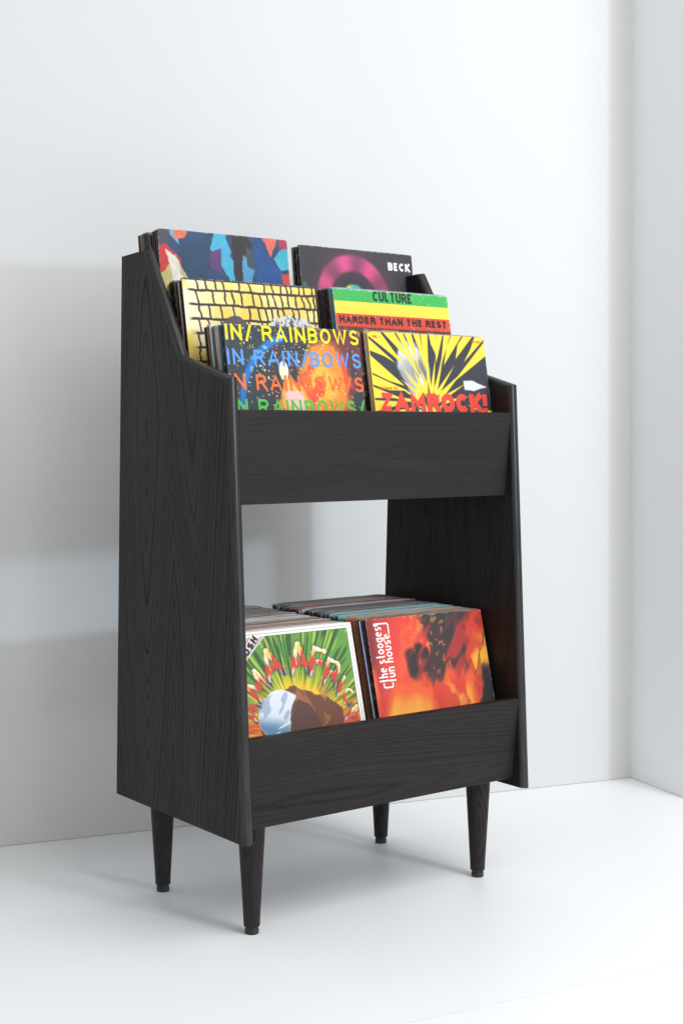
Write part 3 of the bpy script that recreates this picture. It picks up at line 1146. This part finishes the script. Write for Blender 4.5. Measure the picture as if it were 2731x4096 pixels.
SPY = [(0, 1)]
WHITE = ink('white', (246, 244, 240))
c_ = cover(art_painting(), .0579, .3818, 1.3262, 7, 'front sleeve of the top left row, blue and red abstract painted shapes', (30, 28, 34), roll=-.003, th=.0075)
c_ = cover(art_glow(), .3985, .3818, 1.3207, 7, 'dark front sleeve with a pink glowing arc and the word BECK, top right row', (40, 84, 60))
lettering(c_, 'BECK', .772, .972, .070, .127, .0074, WHITE, .20)
c_ = cover(art_bricks(), .0328, .2537, 1.2186, 10, 'front sleeve with yellow brick pattern in black outlines, middle left row', (50, 40, 48))
c_ = cover(art_stripes(), .3907, .2537, 1.2198, 10, 'green, yellow and red striped front sleeve reading CULTURE HARDER THAN THE REST', (200, 196, 180))
BLK = ink('brown_black', (62, 46, 40))
lettering(c_, 'CULTURE', .330, .672, .006, .074, .0074, ink('dark_green', (34, 62, 40)), .13)
lettering(c_, 'HARDER THAN THE REST', .030, .964, .182, .231, .0070, BLK, .17)
c_ = cover(art_splash(), .0418, .1252, 1.1249, 10, 'dark front sleeve splashed orange and blue, IN RAINBOWS in four colours of letters', (48, 52, 66))
for k_, (txt, u0, u1, v0, col) in enumerate((('IN/ RAINBOWS', .008, .997, .004, (254, 230, 10)), ('IN RAIN/BOWS', .004, .998, .152, (84, 150, 226)),
                              ('IN RAINBOW/S', .002, .998, .302, (250, 110, 48)), ('IN RAINBOWS/', .002, .99, .450, (84, 190, 70)))):
    lettering(c_, txt, u0, u1, v0, v0 + .094, .0078, ink('rainbow', col), .24)
c_ = cover(art_burst(), .3768, .1252, 1.1245, 10, 'yellow and black zigzag burst front sleeve with red ZAMROCK! lettering', (226, 196, 40))
RED = ink('red', (232, 74, 62))
lettering(c_, 'ZAMROCK!', .045, .965, .392, .515, .0200, RED, .10)
lettering(c_, 'WELCOME TO', .042, .195, .356, .373, .0022, RED, .20)
lettering(c_, 'VOL. 1', .036, .100, .026, .043, .0022, RED, .20)
lettering(c_, '1972-1977', .884, .966, .029, .046, .0020, RED, .20)
c_ = cover(art_rays(), .0212, .1212, .5556, 14.5, 'front sleeve with green and yellow rays, white border and brushed letters, lower left row', (236, 230, 216))
lettering(c_, 'OSH', .158, .292, .072, .116, .0068, ink('osh', (52, 32, 34)), .22, rot=(.218, .090, .83))
c_ = cover(art_flames(), .3661, .1212, .5574, 14.5, 'red and orange flame front sleeve with white vertical lettering, lower right row', (28, 22, 26), roll=.010)


def vtext(parent, txt, u_base, v_bottom, v_top, cap, hw, mat):
    """lettering that reads upwards: baseline at u_base, capitals rise to the left"""
    for st in text_words(txt, v_bottom - v_top, hw, .16):
        V, F = [], []
        for k, q in enumerate(st):
            ribbon(open_ends([(u_base - hw - py * cap, -(v_bottom - hw - px)) for px, py in q], q, hw, 0), hw, V, F, .0006 + k % 3 * 1.4e-4)
        V = [(x * H, -z, H + y * H) for x, y, z in V]
        obj('lettering', mesh('lettering', V, F, [mat]), parent)


vtext(c_, 'the stooges', .117, .418, .062, .064, .0044, WHITE)
vtext(c_, 'fun house', .180, .420, .112, .062, .0044, WHITE)
for pl in ([(.092, -.05), (.064, -.05), (.064, -.041), (.075, -.040), (.168, -.040), (.176, -.048), (.176, -.108)],
           [(.075, -.415), (.075, -.440), (.082, -.447), (.140, -.447), (.147, -.440), (.147, -.418)]):
    V_, F_ = [], []
    ribbon(pl, .0046, V_, F_, .0011)
    obj('lettering_frame', mesh('lettering_frame', [(x * H, -z, H + y * H) for x, y, z in V_], F_, [WHITE]), c_)

# ------------------------------------------------------------------ the sleeves behind the fronts
stack(.0565, .3905, 1.3255, 7, .457, ['black', 'black', 'dark brown', 'black', 'black', 'black', 'slate grey', 'dark brown', 'tan', 'dark brown'],
      'the top left row', 'sleeves in the top left row', jx=.0012)
stack(.3965, .3860, 1.3205, 7, .4075, ['black', 'dark brown', 'black', 'grey', 'cream'], 'the top right row', 'sleeves in the top right row')
stack(.0315, .2580, 1.2165, 10, .3050, ['black', 'cream', 'dark brown', 'dark brown', 'tan', 'black', 'dark brown', 'black', 'dark brown', 'tan', 'black'],
      'the middle left row', 'sleeves in the middle left row')
stack(.3895, .2580, 1.2235, 10, .3090, ['light turquoise', 'teal', 'orange brown', 'black', 'dark brown', 'dark brown', 'dark brown', 'slate grey', 'forest green', 'black', 'dark brown', 'tan'],
      'the middle right row', 'sleeves in the middle right row', jz=.0012)
stack(.0405, .1295, 1.1268, 10, .1910, ['navy', 'black', 'teal', 'cream', 'cream', 'slate grey', 'teal', 'grey', 'white', 'forest green', 'tan', 'slate grey', 'black', 'dark brown'],
      'the front upper left row', 'sleeves in the front upper left row')
stack(.3755, .1295, 1.1275, 10, .1440, ['cream', 'white', 'dark brown', 'black'], 'the front upper right row', 'sleeves in the front upper right row', jz=.001)


def deck(n, zones):
    out = []
    for i in range(n):
        t = i / n
        for lim, names in zones:
            if t < lim:
                out.append(random.choice(names))
                break
    return out


left = deck(72, [(.06, ['cream', 'purple', 'white', 'cream']), (.16, ['cream', 'tan', 'slate grey', 'purple', 'cream']), (.34, ['maroon', 'dark brown', 'cream', 'maroon', 'red', 'grey']),
                 (.46, ['white', 'red', 'cream', 'white']), (.62, ['dark brown', 'white', 'black', 'pale blue', 'lavender grey']),
                 (.82, ['pale blue', 'white', 'orange brown', 'grey', 'slate grey', 'forest green']), (1, ['lavender grey', 'pale blue', 'slate grey', 'grey', 'dark brown'])])  # bluish greys towards the back paint in light reflected off the sleeve tops
right = deck(78, [(.04, ['black', 'pale blue', 'maroon']), (.10, ['cream', 'black', 'tan', 'white']), (.20, ['cream', 'navy', 'cream', 'orange brown', 'slate grey']),
                  (.34, ['light turquoise', 'teal', 'light turquoise', 'olive green', 'forest green']), (.48, ['lavender grey', 'olive green', 'slate grey', 'navy', 'lavender grey']),
                  (.64, ['slate grey', 'black', 'grey', 'dark brown', 'lavender grey']), (.80, ['grey', 'red', 'white', 'slate grey', 'tan']),
                  (1, ['olive green', 'forest green', 'slate grey', 'pale blue', 'grey', 'dark brown'])])  # rearmost pale blue and greys carry reflected light in the sleeve colour
right[:5] = ['black', 'black', 'pale blue', 'maroon', 'maroon']
stack(.0225, .1255, .5560, 14.5, .455, left, 'the lower left row', 'sleeves packed in the lower left row', jx=.0026, jz=.0028, zback=.560, xback=.0175 + .006)
stack(.3650, .1255, .5590, 14.5, .434, right, 'the lower right row', 'sleeves packed in the lower right row', jx=.0030, jz=.0028, zback=.561)
